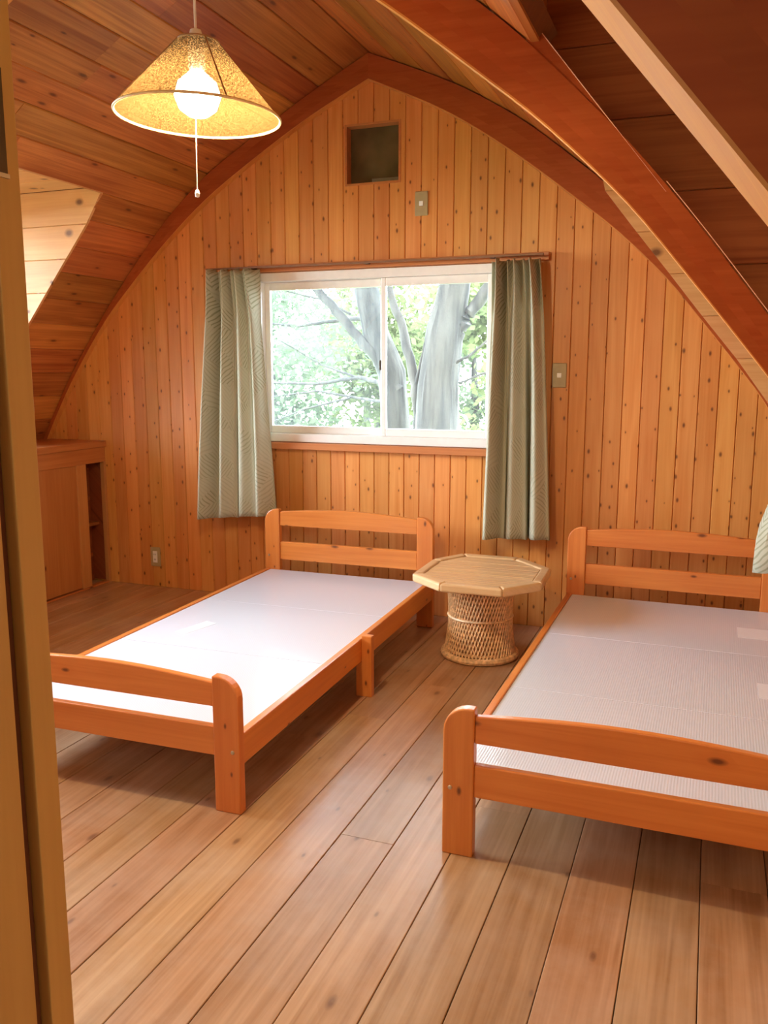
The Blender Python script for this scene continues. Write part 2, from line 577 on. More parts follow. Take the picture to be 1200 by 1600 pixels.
W0 = 1.314
PW = 0.0866
for k in range(-41, 14):
    x0, x1 = W0 + PW * k, W0 + PW * (k + 1)
    if x1 < -2.1 or x0 > 2.45:
        continue
    holes = [h for h in ((WX0, WX1, WZ0, WZ1), (VX0, VX1, VZ0, VZ1)) if h[0] < x1 and h[1] > x0]
    cuts = [x0]
    if x0 < APX < x1:
        cuts.append(APX)
    for h in holes:
        for e in h[:2]:
            if x0 + 1e-4 < e < x1 - 1e-4:
                cuts.append(e)
    cuts = sorted(set(cuts)) + [x1]
    # boards above and below the window are separate pieces where the window fully splits them
    segs = []
    for a, b in zip(cuts, cuts[1:]):
        spans = [(0.001, None)]
        for h in sorted(holes, key=lambda q: q[2]):
            if h[0] < (a + b) / 2 < h[1]:
                z0, _ = spans.pop()
                spans += [(z0, h[2]), (h[3], None)]
        segs.append((a, b, spans))
    pieces = []
    full = len({len(s[2]) for s in segs}) == 1 and len(segs[0][2]) > 1 and not any(len(s[2]) == 1 for s in segs)
    groups = [[(a, b, sp[i]) for a, b, sp in segs] for i in range(len(segs[0][2]))] if full else [[(a, b, s) for a, b, sp in segs for s in sp]]
    for gset in groups:
        mb = MB()
        for a, b, (z0, z1) in gset:
            ta = min(wz(a) + 0.07, cz(a)) if z1 is None else z1
            tb = min(wz(b) + 0.07, cz(b)) if z1 is None else z1
            board_piece(mb, a, b, z0, ta, tb, abs(a - x0) < 1e-6, abs(b - x1) < 1e-6)
        mb.build('wall_board', M_wall, wall_back)


# ------------------------------------------------------------------ ceiling
def outward(p, q, sgn):
    d = Vector((q[0] - p[0], q[1] - p[1])).normalized()
    return Vector((-d.y, d.x)) * sgn


def shell(mb, pts, y0, y1, t0, t1):
    """Curved slab following pts, from t0 to t1 outside the curve."""
    for p, q in zip(pts, pts[1:]):
        n = outward(p, q, 1)
        if n.y < 0:
            n = -n
        d = Vector((q[0] - p[0], q[1] - p[1])).normalized() * 0.004
        r = lambda y: [(p[0] + n.x * t0 - d.x, y, p[1] + n.y * t0 - d.y), (q[0] + n.x * t0 + d.x, y, q[1] + n.y * t0 + d.y),
                       (q[0] + n.x * t1 + d.x, y, q[1] + n.y * t1 + d.y), (p[0] + n.x * t1 - d.x, y, p[1] + n.y * t1 - d.y)]
        mb.prism(r(y0), r(y1))


upL = [p for p in CE_L if p[0] >= HDL[0] - 1e-3]
loL = [p for p in CE_L if p[0] <= HDL[0] + 1e-3]
upR = [p for p in CE_R if p[0] <= HDR[0] + 1e-3]
loR = [p for p in CE_R if p[0] >= HDR[0] - 1e-3]
cb = MB()
shell(cb, upL, 0.11, -3.9, 0.016, 0.07)
shell(cb, upR, 0.11, -3.9, 0.016, 0.07)
for lo in (loL, loR):
    shell(cb, lo, 0.11, DY0 + 0.02, 0.016, 0.07)
    shell(cb, lo, DY1 - 0.02, -3.9, 0.016, 0.07)
ceiling = cb.build('ceiling', M_back)
tag(ceiling, 'pointed arch ceiling lined with long orange cedar boards', 'ceiling', kind='structure')


def resample(pts, n):
    d = [0]
    for p, q in zip(pts, pts[1:]):
        d.append(d[-1] + math.dist(p, q))
    out = []
    for i in range(n + 1):
        t = d[-1] * i / n
        for j in range(len(d) - 1):
            if t <= d[j + 1] + 1e-9:
                f = (t - d[j]) / (d[j + 1] - d[j])
                out.append((lerp(pts[j][0], pts[j + 1][0], f), lerp(pts[j][1], pts[j + 1][1], f)))
                break
    return out


def arclen(pts):
    return sum(math.dist(p, q) for p, q in zip(pts, pts[1:]))


def ceiling_boards(pts, ranges, mat, width=0.163):
    n = max(1, round(arclen(pts) / width))
    rs = resample(pts, n)
    for p, q in zip(rs, rs[1:]):
        nn = outward(p, q, 1)
        if nn.y < 0:
            nn = -nn
        d = Vector((q[0] - p[0], q[1] - p[1])).normalized()
        for (ya, yb) in ranges:
            y = ya
            while y > yb + 1e-6:
                ln = rnd.uniform(0.9, 2.4)
                y2 = yb if y - ln < yb + 0.5 else y - ln
                g, c, lift = 0.0006, 0.0045, rnd.uniform(0, 0.002)
                P_ = Vector(p) + d * g + nn * lift
                Q_ = Vector(q) - d * g + nn * lift
                sec = [P_ + nn * 0.0155, P_ + nn * c, P_ + d * c, Q_ - d * c, Q_ + nn * c, Q_ + nn * 0.0155]
                r = lambda yy: [(v.x, yy, v.y) for v in sec]
                MB().prism(r(y - 0.0006), r(y2 + 0.0006)).build('ceiling_board', mat, ceiling)
                y = y2


MB().prism([(APX - 0.09, 0.11, 2.925), (APX, 0.11, 2.965), (APX + 0.09, 0.11, 2.935), (APX, 0.11, 3.1)], [(APX - 0.09, -3.9, 2.925), (APX, -3.9, 2.965), (APX + 0.09, -3.9, 2.935), (APX, -3.9, 3.1)]).build('ridge_cap', M_back, ceiling)
ceiling_boards(upL, [(0.0, ROOM_Y1)], M_ceilL)
ceiling_boards(upR, [(0.0, ROOM_Y1)], M_ceilR)
ceiling_boards(loL, [(0.0, DY0), (DY1, ROOM_Y1)], M_ceilL)
ceiling_boards(loR, [(0.0, DY0), (DY1, ROOM_Y1)], M_ceilR)
# header strip along the right-hand opening and the left-hand one
for (hx, hz), s in ((HDL, -1), (HDR, 1)):
    box('opening_lining', M_cabY, ceiling, min(hx, hx + s * 0.018), max(hx, hx + s * 0.018), DY1, DY0, hz + 0.004, (DZ if s < 0 else DZR) + 0.01)
# flat dormer ceilings: boards across
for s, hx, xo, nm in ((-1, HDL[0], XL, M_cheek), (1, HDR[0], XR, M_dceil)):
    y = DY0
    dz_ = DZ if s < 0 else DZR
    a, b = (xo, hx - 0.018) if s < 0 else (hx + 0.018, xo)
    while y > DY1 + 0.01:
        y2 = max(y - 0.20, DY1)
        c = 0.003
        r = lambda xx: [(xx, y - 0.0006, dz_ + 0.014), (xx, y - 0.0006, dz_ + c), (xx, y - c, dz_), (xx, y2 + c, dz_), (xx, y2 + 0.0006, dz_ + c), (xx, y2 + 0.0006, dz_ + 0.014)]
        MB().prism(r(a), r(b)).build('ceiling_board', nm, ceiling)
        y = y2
    box('dormer_roof', M_back, ceiling, a - (0.1 if s < 0 else 0.017), b + (0.1 if s > 0 else 0.017), DY1 - 0.1, DY0 + 0.1, dz_ + 0.0145, dz_ + 0.09)


# ------------------------------------------------------------------ side walls with the dormer windows
def side_wall(name, x, s, y0, y1, z0, z1, label):
    """Outer wall on x with a window hole y0..y1, z0..z1; s points outward."""
    a, b = sorted((x, x + s * 0.1))
    ZT = (DZR if s > 0 else DZ) + 0.09
    mb = MB()
    mb.box(a, b, -3.9, y0, -0.1, ZT).box(a, b, y1, 0.11, -0.1, ZT)
    mb.box(a, b, y0, y1, -0.1, z0).box(a, b, y0, y1, z1, ZT)
    o = mb.build(name, M_cheek)
    return tag(o, label, 'wall', kind='structure')


LW = (-2.75, -0.74, 0.92, 2.14)
RW = (-1.55, -0.85, 1.05, 1.60)
wall_left = side_wall('wall_left', XL, -1, *LW, 'boarded outer wall of the left dormer behind the low cupboard')
wall_right = side_wall('wall_right', XR, 1, *RW, 'boarded outer wall of the right dormer beside the right bed')


def cheek(parent, poly_lo, y, back, thick=0.016, wdt=0.168, z_top=DZ, zoff=0.0, xout=0.0, mat=None):
    """Boards across (along x) from the ceiling edge polyline out to xout; y is the face."""
    s = 1 if xout > 0 else -1
    z = 0.05 + zoff
    while z < z_top - 0.01:
        z2 = min(z + wdt, z_top)
        if z_top - z2 < 0.05:
            z2 = z_top
        c = 0.003
        xa0, xa1 = interp(z, poly_lo), interp(z2, poly_lo)
        ys = (y + thick) if back else (y - thick)
        yf = y
        dirn = 1 if back else -1
        # cross-section in (z, y)
        sec = [(z + 0.0005, ys), (z + 0.0005, yf + dirn * c), (z + c, yf), (z2 - c, yf), (z2 - 0.0005, yf + dirn * c), (z2 - 0.0005, ys)]
        r0 = [(lerp(xa0, xa1, (zz - z) / (z2 - z)), yy, zz) for zz, yy in sec]
        r1 = [(xout, yy, zz) for zz, yy in sec]
        MB().prism(r0, r1).build('cheek_board', mat or M_cheek, parent)
        z = z2


edgeR = sorted([(2.36, 0.84), (1.98, 1.365), (1.89, 1.475), (1.74, 1.66), (1.68, 1.742), (1.55, 1.90), (1.455, 2.02), (1.40, 2.10), (1.395, 2.3)], key=lambda p: p[1])
edgeR = [(z, x) for x, z in edgeR]
edgeL = sorted([(-2.14, 0.74), (-1.805, 1.27), (-1.545, 1.59), (-1.36, 1.81), (-1.132, 2.078), (-1.03, 2.20), (-1.028, 2.3)], key=lambda p: p[1])
edgeL = [(z, x) for x, z in edgeL]
# backing of the cheeks
for edge, xo, par in ((edgeL, XL, wall_left), (edgeR, XR, wall_right)):
    for yf, dirn in ((DY0 + 0.0165, 1), (DY1 - 0.0165, -1)):
        mb = MB()
        zz = [p[0] for p in edge] + [DZR if xo > 0 else DZ]
        for za, zb in zip(zz, zz[1:]):
            if zb - za < 0.005:
                continue
            s = 0.03 if xo > 0 else -0.10
            sec = lambda yy: [(interp(za, edge) + s, yy, za), (xo, yy, za), (xo, yy, zb), (interp(zb, edge) + s, yy, zb)]
            mb.prism(sec(yf), sec(yf + dirn * 0.05))
        mb.build('cheek_backing', M_back, par)
Z0L, Z0R = 0.725 - 0.0, 0.866
cheek(wall_left, edgeL, DY0, True, zoff=0.885 - 0.05, xout=XL)
cheek(wall_right, edgeR, DY0, True, zoff=0.866 - 0.05, xout=XR, z_top=DZR)
cheek(wall_left, edgeL, DY1, False, zoff=0.885 - 0.05, xout=XL)
cheek(wall_right, edgeR, DY1, False, zoff=0.866 - 0.05, xout=XR, z_top=DZR)
# boards closing the recess behind the mid rafter, shade put into their colour
edgeM = [(p[1], p[0] - 0.02) for p in sorted(CE_R, key=lambda p: p[1]) if p[1] < 2.16 and p[1] > 0.85] + [(2.17, 1.42), (2.6, 1.42)]
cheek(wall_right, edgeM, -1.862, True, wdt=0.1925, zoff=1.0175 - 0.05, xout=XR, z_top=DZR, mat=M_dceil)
box('cheek_backing', M_back, wall_right, 2.0, XR, -1.8455, -1.83, 1.50, DZR)


def dormer_window(name, x, s, W_, label, nsash=3):
    y0, y1, z0, z1 = W_
    root = empty(name, (x + s * 0.05, (y0 + y1) / 2, z0))
    tag(root, label, 'window', kind='structure')
    L0 = root.location
    def bx(n, m, a0, a1, b0, b1):
        return box(n, m, root, -0.03, 0.03, a0 - L0.y, a1 - L0.y, b0 - L0.z, b1 - L0.z, bevel=0.003)
    bx('frame_rail', M_alu, y0, y1, z0, z0 + 0.05)
    bx('frame_rail', M_alu, y0, y1, z1 - 0.05, z1)
    bx('frame_stile', M_alu, y0, y0 + 0.05, z0 + 0.05, z1 - 0.05)
    bx('frame_stile', M_alu, y1 - 0.05, y1, z0 + 0.05, z1 - 0.05)
    wdt = (y1 - y0 - 0.1) / nsash
    for i in range(1, nsash):
        c = y0 + 0.05 + wdt * i
        bx('frame_stile', M_alu, c - 0.02, c + 0.02, z0 + 0.05, z1 - 0.05)
    for i in range(nsash):
        a = y0 + 0.05 + wdt * i
        box('pane', M_glass, root, -0.003, 0.003, a + 0.02 - L0.y, a + wdt - 0.02 - L0.y, z0 + 0.05 - L0.z, z1 - 0.05 - L0.z)
    return root


dormer_window('window_2', XL, -1, LW, 'wide white framed window in the left dormer above the low cupboard')
dormer_window('window_3', XR, 1, RW, 'small white framed window in the right dormer beside the right bed', 1)


box('daylight_blocker', M_back, bpy.data.objects['window_3'], 0.034, 0.06, -0.36, 0.36, -0.01, 0.56)  # unseen shutter added to keep this window's daylight out


# ------------------------------------------------------------------ rafters (laminated arches)
def arch_section(mb, inn, out, y0, y1, n=46):
    a, b = resample(inn, n), resample(out, n)
    for i in range(n):
        r = lambda y: [(a[i][0], y, a[i][1]), (a[i + 1][0], y, a[i + 1][1]), (b[i + 1][0], y, b[i + 1][1]), (b[i][0], y, b[i][1])]
        base = len(mb.v)
        mb.v += r(y0) + r(y1)
        B = base
        mb.f += [(B, B + 1, B + 2, B + 3), (B + 7, B + 6, B + 5, B + 4), (B, B + 4, B + 5, B + 1), (B + 3, B + 2, B + 6, B + 7)]
        if i == 0:
            mb.f.append((B, B + 3, B + 7, B + 4))
        if i == n - 1:
            mb.f.append((B + 1, B + 5, B + 6, B + 2))


def off(pts, d):
    out = []
    for i, p in enumerate(pts):
        a, b = pts[max(i - 1, 0)], pts[min(i + 1, len(pts) - 1)]
        t = Vector((b[0] - a[0], b[1] - a[1])).normalized()
        n = Vector((-t.y, t.x))
        if n.y < 0:
            n = -n
        out.append((p[0] + n.x * d, p[1] + n.y * d))
    return out


def weld(o):
    bm = bmesh.new()
    bm.from_mesh(o.data)
    bmesh.ops.remove_doubles(bm, verts=bm.verts, dist=0.0004)
    bmesh.ops.recalc_face_normals(bm, faces=bm.faces)
    bm.to_mesh(o.data)
    bm.free()


inn = IN_L[:-1] + IN_R
ce = CE_L[:-1] + CE_R
inn_s = resample(inn, 90)
# outer edge: just under the ceiling boards, never deeper than the laminated depth
ceo = off(ce, -0.004)


def rafter(name, y0, y1, label):
    root = empty(name, (0, (y0 + y1) / 2, 0))
    tag(root, label, 'rafter', kind='structure')
    yy0, yy1 = y0 - (y0 + y1) / 2, y1 - (y0 + y1) / 2
    outer = ceo
    il, ol = IN_L, off(CE_L, -0.004)
    ir, orr = IN_R, off(CE_R, -0.004)
    ol = ol[:-1] + [(APX, ol[-1][1])]
    orr = [(APX, orr[0][1])] + orr[1:]
    for a, b in ((il, ol), (ir, orr)):
        n = 40
        A, B = resample(a, n), resample(b, n)
        cut = lambda f: [(lerp(p[0], q[0], f), lerp(p[1], q[1], f)) for p, q in zip(A, B)]
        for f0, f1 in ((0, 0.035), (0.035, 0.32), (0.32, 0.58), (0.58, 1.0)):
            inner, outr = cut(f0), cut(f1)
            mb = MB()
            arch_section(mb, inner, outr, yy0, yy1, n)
            o = mb.build('lit_edge_lamina' if f0 == 0 else 'laminated_ply', M_edge if f0 == 0 else M_raft, root)
            weld(o)
    return root


rafter('trim_1', -0.001, -0.042, 'arched laminated rafter lying against the gable end wall')
rafter('trim_2', -1.905, -1.95, 'dark red arched rafter standing free in mid room above the right bed')
rafter('trim_3', -3.60, -3.70, 'near arched rafter with lit underside crossing the top right corner')

# deeper web along the upper edge of the mid rafter, with the light caught on its edge painted on
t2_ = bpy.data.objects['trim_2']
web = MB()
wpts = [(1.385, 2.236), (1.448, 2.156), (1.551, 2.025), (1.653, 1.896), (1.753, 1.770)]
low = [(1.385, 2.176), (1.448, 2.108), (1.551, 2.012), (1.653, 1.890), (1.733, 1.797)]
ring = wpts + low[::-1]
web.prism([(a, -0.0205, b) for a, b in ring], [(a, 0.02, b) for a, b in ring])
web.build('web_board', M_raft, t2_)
MB().tube([(a + 0.001, -0.0215, b + 0.001) for a, b in wpts], 0.0013, 5).build('lit_edge_line', plain('painted_lit_edge', (0.80, 0.42, 0.27), 0.5), t2_)
edge = MB().tube([(x_ + 0.002, -0.0235, cz(x_) + 0.0) for x_ in (1.752, 1.80, 1.86, 1.92, 1.98, 2.05, 2.12, 2.2)], 0.0012, 5)  # lit outer corner of the lower rafter, painted as a thin line
edge.build('lit_edge_line', plain('painted_lit_edge', (0.80, 0.42, 0.27), 0.5), t2_)

# ------------------------------------------------------------------ window in the back wall
win = empty('window_1', (0.17, 0, WZ0))
tag(win, 'white sliding window with two panes between the green curtains', 'window', kind='structure')


def wbx(name, mat, x0, x1, y0, y1, z0, z1, parent=win, bevel=0.003):
    return box(name, mat, parent, x0 - 0.17, x1 - 0.17, y0, y1, z0 - WZ0, z1 - WZ0, bevel=bevel)


wbx('frame_head', M_alu, WX0, WX1, -0.012, 0.10, 1.806, WZ1)
wbx('frame_sill', M_alu, WX0, WX1, -0.016, 0.10, WZ0 + 0.002, 0.972)
wbx('frame_jamb', M_alu, WX0, WX0 + 0.03, -0.012, 0.10, 0.972, 1.806)
wbx('frame_jamb', M_alu, WX1 - 0.03, WX1, -0.012, 0.10, 0.972, 1.806)


def sash(x0, x1, y, sl, sr, gm):
    e = wbx('sash', M_alu, x0, x0 + sl, y - 0.012, y + 0.012, 0.972, 1.806)
    for nm, a in (('sash_stile', (x1 - sr, x1, 0.972, 1.806)), ('sash_rail', (x0 + sl, x1 - sr, 0.972, 1.012)), ('sash_rail', (x0 + sl, x1 - sr, 1.764, 1.806))):
        wbx(nm, M_alu, a[0], a[1], y - 0.012, y + 0.012, a[2], a[3], parent=e)
    wbx('pane', gm, x0 + sl, x1 - sr, y - 0.0025, y + 0.0025, 1.012, 1.764, parent=e, bevel=0)
    return e


sash(WX0 + 0.03, 0.228, 0.062, 0.03, 0.022, M_glassL)
sash(0.222, WX1 - 0.03, 0.030, 0.026, 0.03, M_glass)
lk = MB().box(0.0, 0.020, -0.014, 0.0, -0.02, 0.02).box(0.004, 0.016, -0.026, -0.014, 0.0, 0.032)
lock = lk.build('latch', M_dark, win, bevel=0.002)
lock.location = (0.205 - 0.17, 0.048, 1.345 - WZ0)
wbx('window_casing', M_case, -0.55, 1.115, -0.035, -0.0005, 1.855, 1.893)
wbx('window_stool', M_case, WX0 - 0.03, WX1 + 0.03, -0.045, -0.0005, 0.887, 0.924)
lining = wbx('window_casing', M_case, WX0 - 0.03, WX0 - 0.001, -0.02, -0.0005, 0.925, 1.853)
wbx('window_casing', M_case, WX1 + 0.001, WX1 + 0.03, -0.02, -0.0005, 0.925, 1.853)

# vent recess near the apex
vent = empty('window_4', ((VX0 + VX1) / 2, 0, VZ0))
tag(vent, 'small square vent recess with olive brown panel near the ceiling apex', 'vent', kind='structure')
cx = (VX0 + VX1) / 2


def vbx(name, mat, x0, x1, y0, y1, z0, z1):
    return box(name, mat, vent, x0 - cx, x1 - cx, y0, y1, z0 - VZ0, z1 - VZ0)


vbx('recess_lining', M_case, VX0 - 0.003, VX0 + 0.008, -0.003, 0.07, VZ0 - 0.003, VZ1 + 0.003)
vbx('recess_lining', M_case, VX1 - 0.008, VX1 + 0.003, -0.003, 0.07, VZ0 - 0.003, VZ1 + 0.003)
vbx('recess_lining', M_case, VX0 + 0.008, VX1 - 0.008, -0.003, 0.07, VZ0 - 0.003, VZ0 + 0.008)
vbx('recess_lining', M_case, VX0 + 0.008, VX1 - 0.008, -0.003, 0.07, VZ1 - 0.008, VZ1 + 0.003)
vbx('vent_panel', M_vent, VX0 + 0.008, VX1 - 0.008, 0.055, 0.075, VZ0 + 0.008, VZ1 - 0.008)
vbx('vent_strip', M_ventd, 0.16, VX1 - 0.010, 0.045, 0.055, VZ0 + 0.010, VZ0 + 0.035)

# ------------------------------------------------------------------ switches and outlet
def plate(name, x, z, label, cat, big):
    o = MB().box(-0.035, 0.035, -0.008, -0.0002, -0.06, 0.06).build(name, M_plate, None, bevel=0.004)
    o.location = (x, 0, z)
    tag(o, label, cat)
    hw, hh = (0.011, 0.012) if not big else (0.016, 0.036)
    MB().box(-hw, hw, -0.012, -0.007, -hh, hh).build('rocker' if not big else 'socket_face', M_white, o, bevel=0.002)
    if big:
        for dz in (-0.016, 0.016):
            for dx in (-0.005, 0.005):
                MB().box(dx - 0.0012, dx + 0.0012, -0.0126, -0.0118, dz - 0.005, dz + 0.005).build('slot', M_dark, o)
    return o


plate('switch_plate', 0.451, 2.163, 'small beige switch plate high on the wall below the vent recess', 'switch', False)
plate('switch_plate', 1.179, 1.30, 'beige switch plate on the wall right of the right curtain', 'switch', False)
plate('wall_outlet', -1.259, 0.188, 'beige outlet with white face low on the wall by the cupboard', 'outlet', True)

# ------------------------------------------------------------------ low cupboard under the left eaves
CX = -1.60
cab = empty('low_cupboard', (CX, -0.02, 0))
tag(cab, 'low built-in cupboard with sliding door under the left dormer', 'cupboard')


def cbx(name, mat, x0, x1, y0, y1, z0, z1, bevel=0.002, parent=cab):
    return box(name, mat, parent, x0 - CX, x1 - CX, y0 + 0.02, y1 + 0.02, z0, z1, bevel=bevel)


YE = -3.70
cbx('top_board', M_cabY, XL + 0.005, CX + 0.012, YE, -0.004, 0.858, 0.895)
cbx('fascia', M_cabY, CX - 0.022, CX - 0.002, YE, -0.004, 0.765, 0.857)
cbx('end_post', M_caseZ, CX - 0.03, CX, -0.022, -0.004, 0.0, 0.764)
# the sliding door nearest the wall: panel with a lighter closing stile
door = cbx('sliding_door', M_cabZ, CX - 0.030, CX - 0.012, -1.10, -0.262, 0.018, 0.764)
cbx('door_stile', M_caseZ, CX - 0.032, CX - 0.004, -0.261, -0.180, 0.012, 0.764, parent=cab)
for i in range(3):
    cbx('sliding_door', M_cabZ, CX - 0.030, CX - 0.012, -1.10 - 0.86 * (i + 1), -1.104 - 0.86 * i, 0.018, 0.764)
cbx('bottom_rail', M_cabY, CX - 0.036, CX - 0.002, YE, -0.022, 0.0, 0.011)
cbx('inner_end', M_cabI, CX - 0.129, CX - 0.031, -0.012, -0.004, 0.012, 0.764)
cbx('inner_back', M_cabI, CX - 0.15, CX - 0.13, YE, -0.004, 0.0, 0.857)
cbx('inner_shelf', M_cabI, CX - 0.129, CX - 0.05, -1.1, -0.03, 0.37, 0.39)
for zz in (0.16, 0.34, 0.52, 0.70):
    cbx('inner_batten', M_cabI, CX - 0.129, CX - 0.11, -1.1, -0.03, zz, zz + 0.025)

# ------------------------------------------------------------------ front wall, door frame, hall
wf = MB()
wf.box(XL - 0.1, 1.335, -3.90, -3.745, -0.1, 3.0).box(2.42, 2.56, -3.90, -3.745, -0.1, 3.0).box(1.335, 2.42, -3.90, -3.745, 1.98, 3.0)
wall_front = wf.build('wall_front', M_hall)
tag(wall_front, 'near end wall with the doorway the room is seen through', 'wall', kind='structure')
JX = 1.35
dj = empty('door_1', (JX, -3.80, 0))
tag(dj, 'ochre wooden door jamb with sliding groove at the left edge', 'door frame', kind='structure')


def jbx(name, mat, x0, x1, y0, y1, z0, z1, bevel=0.001):
    return box(name, mat, dj, x0 - JX, x1 - JX, y0 + 3.80, y1 + 3.80, z0, z1, bevel=bevel)


jbx('jamb_post', M_jamb, JX - 0.02, JX, -3.7765, -3.7485, 0, 1.98)
jbx('groove_bottom', M_back, JX - 0.02, JX - 0.012, -3.7935, -3.7775, 0, 1.98)
jbx('jamb_post', M_jamb, JX - 0.02, JX, -3.90, -3.7945, 0, 1.98)
jbx('jamb_head', M_jamb, JX, 2.42, -3.90, -3.7485, 1.94, 1.98)
jbx('jamb_post', M_jamb, 2.40, 2.42, -3.90, -3.7485, 0, 1.94)
jbx('strike_plate', plain('bronze_plate', (0.10, 0.065, 0.03), 0.4, metal=0.4), JX - 0.001, JX + 0.0012, -3.7775, -3.7625, 1.478, 1.558, bevel=0)
jbx('strike_lip', M_bolt, JX - 0.001, JX + 0.0022, -3.7775, -3.7615, 1.474, 1.4775, bevel=0)
hb = MB()
hb.box(0.2, 0.3, -6.3, -3.90, 0.0, 2.5).box(2.46, 2.56, -6.3, -3.90, 0.0, 2.5).box(0.2, 2.56, -6.3, -6.2, 0.0, 2.5).box(0.2, 2.56, -6.3, -3.90, 2.4, 2.5)
hall = hb.build('wall_hall', M_hall)
tag(hall, 'plastered hall walls behind the viewer', 'wall', kind='structure')
hl = empty('hall_fill_lamp', (1.5, -5.2, 2.4))  # unseen lamp added to brighten faces turned towards the viewer
tag(hl, 'round white fill lamp added unseen in the hall behind the viewer', 'lamp')
MB().lathe([(0.0, -0.07), (0.12, -0.06), (0.17, -0.03), (0.18, 0.0)], 24).build('diffuser', M_white, hl, smooth=True)
ld = bpy.data.lights.new('hall_fill_light', 'POINT')
ld.energy = HALL_FILL_W
ld.color = (1.0, 0.86, 0.68)
ld.shadow_soft_size = 0.15
lo = bpy.data.objects.new('hall_fill_light', ld)
COL.objects.link(lo)
lo.parent = hl
lo.location = (0, 0, -0.25)


# ------------------------------------------------------------------ beds
BW, BLN, PWD, PT, HF, HH = 0.9616, 2.06, 0.0872, 0.034, 0.428, 0.578


def post_mesh(h, out_left):
    """Board post in local x 0..PWD, rounded at the outer top corner."""
    r = 0.068
    pts = [(0, 0), (PWD, 0), (PWD, h)]
    for i in range(9):
        a = PI / 2 + PI / 2 * i / 8
        pts.append((r + r * math.cos(a), h - r + r * math.sin(a)))
    if not out_left:
        pts = [(PWD - x_, z_) for x_, z_ in reversed(pts)]
    mb = MB()
    mb.prism([(x_, 0, z_) for x_, z_ in pts], [(x_, -PT, z_) for x_, z_ in pts])
    return mb


def rail_mesh(x0, x1, z0, z1, arch, th=0.024, n=14):
    mb = MB()
    top = [(lerp(x0, x1, i / n), z1 + arch * math.sin(PI * i / n)) for i in range(n + 1)]
    ring = [(x0, z0), (x1, z0)] + list(reversed(top))
    mb.prism([(x_, th / 2, z_) for x_, z_ in ring], [(x_, -th / 2, z_) for x_, z_ in ring])
    return mb


def make_bed(loc, rz, label, stickers):
    root = empty('bed_frame', loc, rz, label=label, cat='bed', group='two pine single bed frames')
    def place(o, x_, y_):
        o.location = (x_, y_, 0)
        return o
    for (h, yy) in ((HH, 0.0), (HF, -BLN + PT)):
        for s in (0, 1):
            p = place(post_mesh(h, s == 0).build('post', M_bedZ, root, bevel=0.004), 0 if s == 0 else BW - PWD, yy)
            bx_ = (0.022 if s == 0 else PWD - 0.022)
            b_ = MB().lathe([(0.0, 0.004), (0.005, 0.0035), (0.0065, 0.0)], 10).build('bolt', M_bolt, p)
            b_.rotation_euler = (PI / 2, 0, 0)
            b_.location = (bx_, -PT, 0.197)
            if h == HH:
                b_.location = (bx_, -PT, 0.32)
    yf, yh = -BLN + PT / 2, -PT / 2
    place(rail_mesh(PWD, BW - PWD, 0.331, 0.408, 0.022).build('footboard_rail', M_bedX, root, bevel=0.004), 0, yf)
    place(rail_mesh(PWD, BW - PWD, 0.176, 0.270, 0.0).build('footboard_rail', M_bedX, root, bevel=0.004), 0, yf)
    place(rail_mesh(PWD, BW - PWD, 0.487, 0.565, 0.022).build('headboard_rail', M_bedX, root, bevel=0.004), 0, yh)
    place(rail_mesh(PWD, BW - PWD, 0.298, 0.398, 0.0).build('headboard_rail', M_bedX, root, bevel=0.004), 0, yh)
    for s in (0, 1):
        x0 = 0.004 if s == 0 else BW - 0.030
        box('side_rail', M_bedY, root, x0, x0 + 0.026, -BLN + PT + 0.0005, -PT - 0.0005, 0.148, 0.247, bevel=0.004)
        a = (-0.010, 0.0035) if s == 0 else (BW - 0.0035, BW + 0.040)
        lg = [(a[0], 0.0), (a[1], 0.0), (a[1], 0.258 if s else 0.222), (a[0], 0.258 if s else 0.222)]
        if s:
            lg = [(a[0] - 0.024, 0.0), lg[1], lg[2], lg[3], (a[0], 0.1475), (a[0] - 0.024, 0.1475)]
        MB().prism([(x_, -1.045, z_) for x_, z_ in lg], [(x_, -1.012, z_) for x_, z_ in lg]).build('middle_leg', M_bedZ, root, bevel=0.003)
    # support ledgers and slats below the sheets
    for y_ in (-0.30, -0.72, -1.36, -1.76):
        box('slat', M_bedX, root, 0.031, BW - 0.031, y_ - 0.04, y_ + 0.04, 0.205, 0.228)
    seams = [-0.036, -0.706, -1.366, -BLN + PT + 0.002]
    for a, b in zip(seams, seams[1:]):
        p = box('mattress_sheet', M_sheet, root, 0.031, BW - 0.031, b + 0.0012, a - 0.0012, 0.229, 0.2425, bevel=0.0012)
        for (sx_, sy_, dx, dy, rz_) in stickers:
            if b < sy_ < a:
                t = MB().box(-dx, dx, -dy, dy, 0, 0.0006).build('label', M_tape, p)
                t.location = (sx_, sy_, 0.2426)
                t.rotation_euler = (0, 0, rz_)
    return root


make_bed((-0.361, -0.210, 0), math.radians(1.166), 'left pine single bed with white plastic base sheets, under the window',
         [(0.235, -1.13, 0.03, 0.095, -0.25)])
make_bed((1.279, -0.164, 0), math.radians(-0.415), 'right pine single bed with white plastic base sheets, beside the rattan table',
         [(0.835, -0.41, 0.06, 0.075, 0), (0.90, -1.10, 0.07, 0.075, 0)])

# ------------------------------------------------------------------ rattan table
tb = empty('rattan_table', (0.938, -0.545, 0))
tag(tb, 'octagonal bamboo topped rattan drum table between the two beds', 'table')


def torus(R, r, z, n=40, m_=8):
    return MB().lathe([(R + r * math.cos(2 * PI * i / m_), z + r * math.sin(2 * PI * i / m_)) for i in range(m_)], n, closed=True)


def rad(z):
    t = (z - 0.04) / 0.32
    return 0.143 + 0.014 * (2 * t - 1) ** 2 + 0.004 * (1 - t)


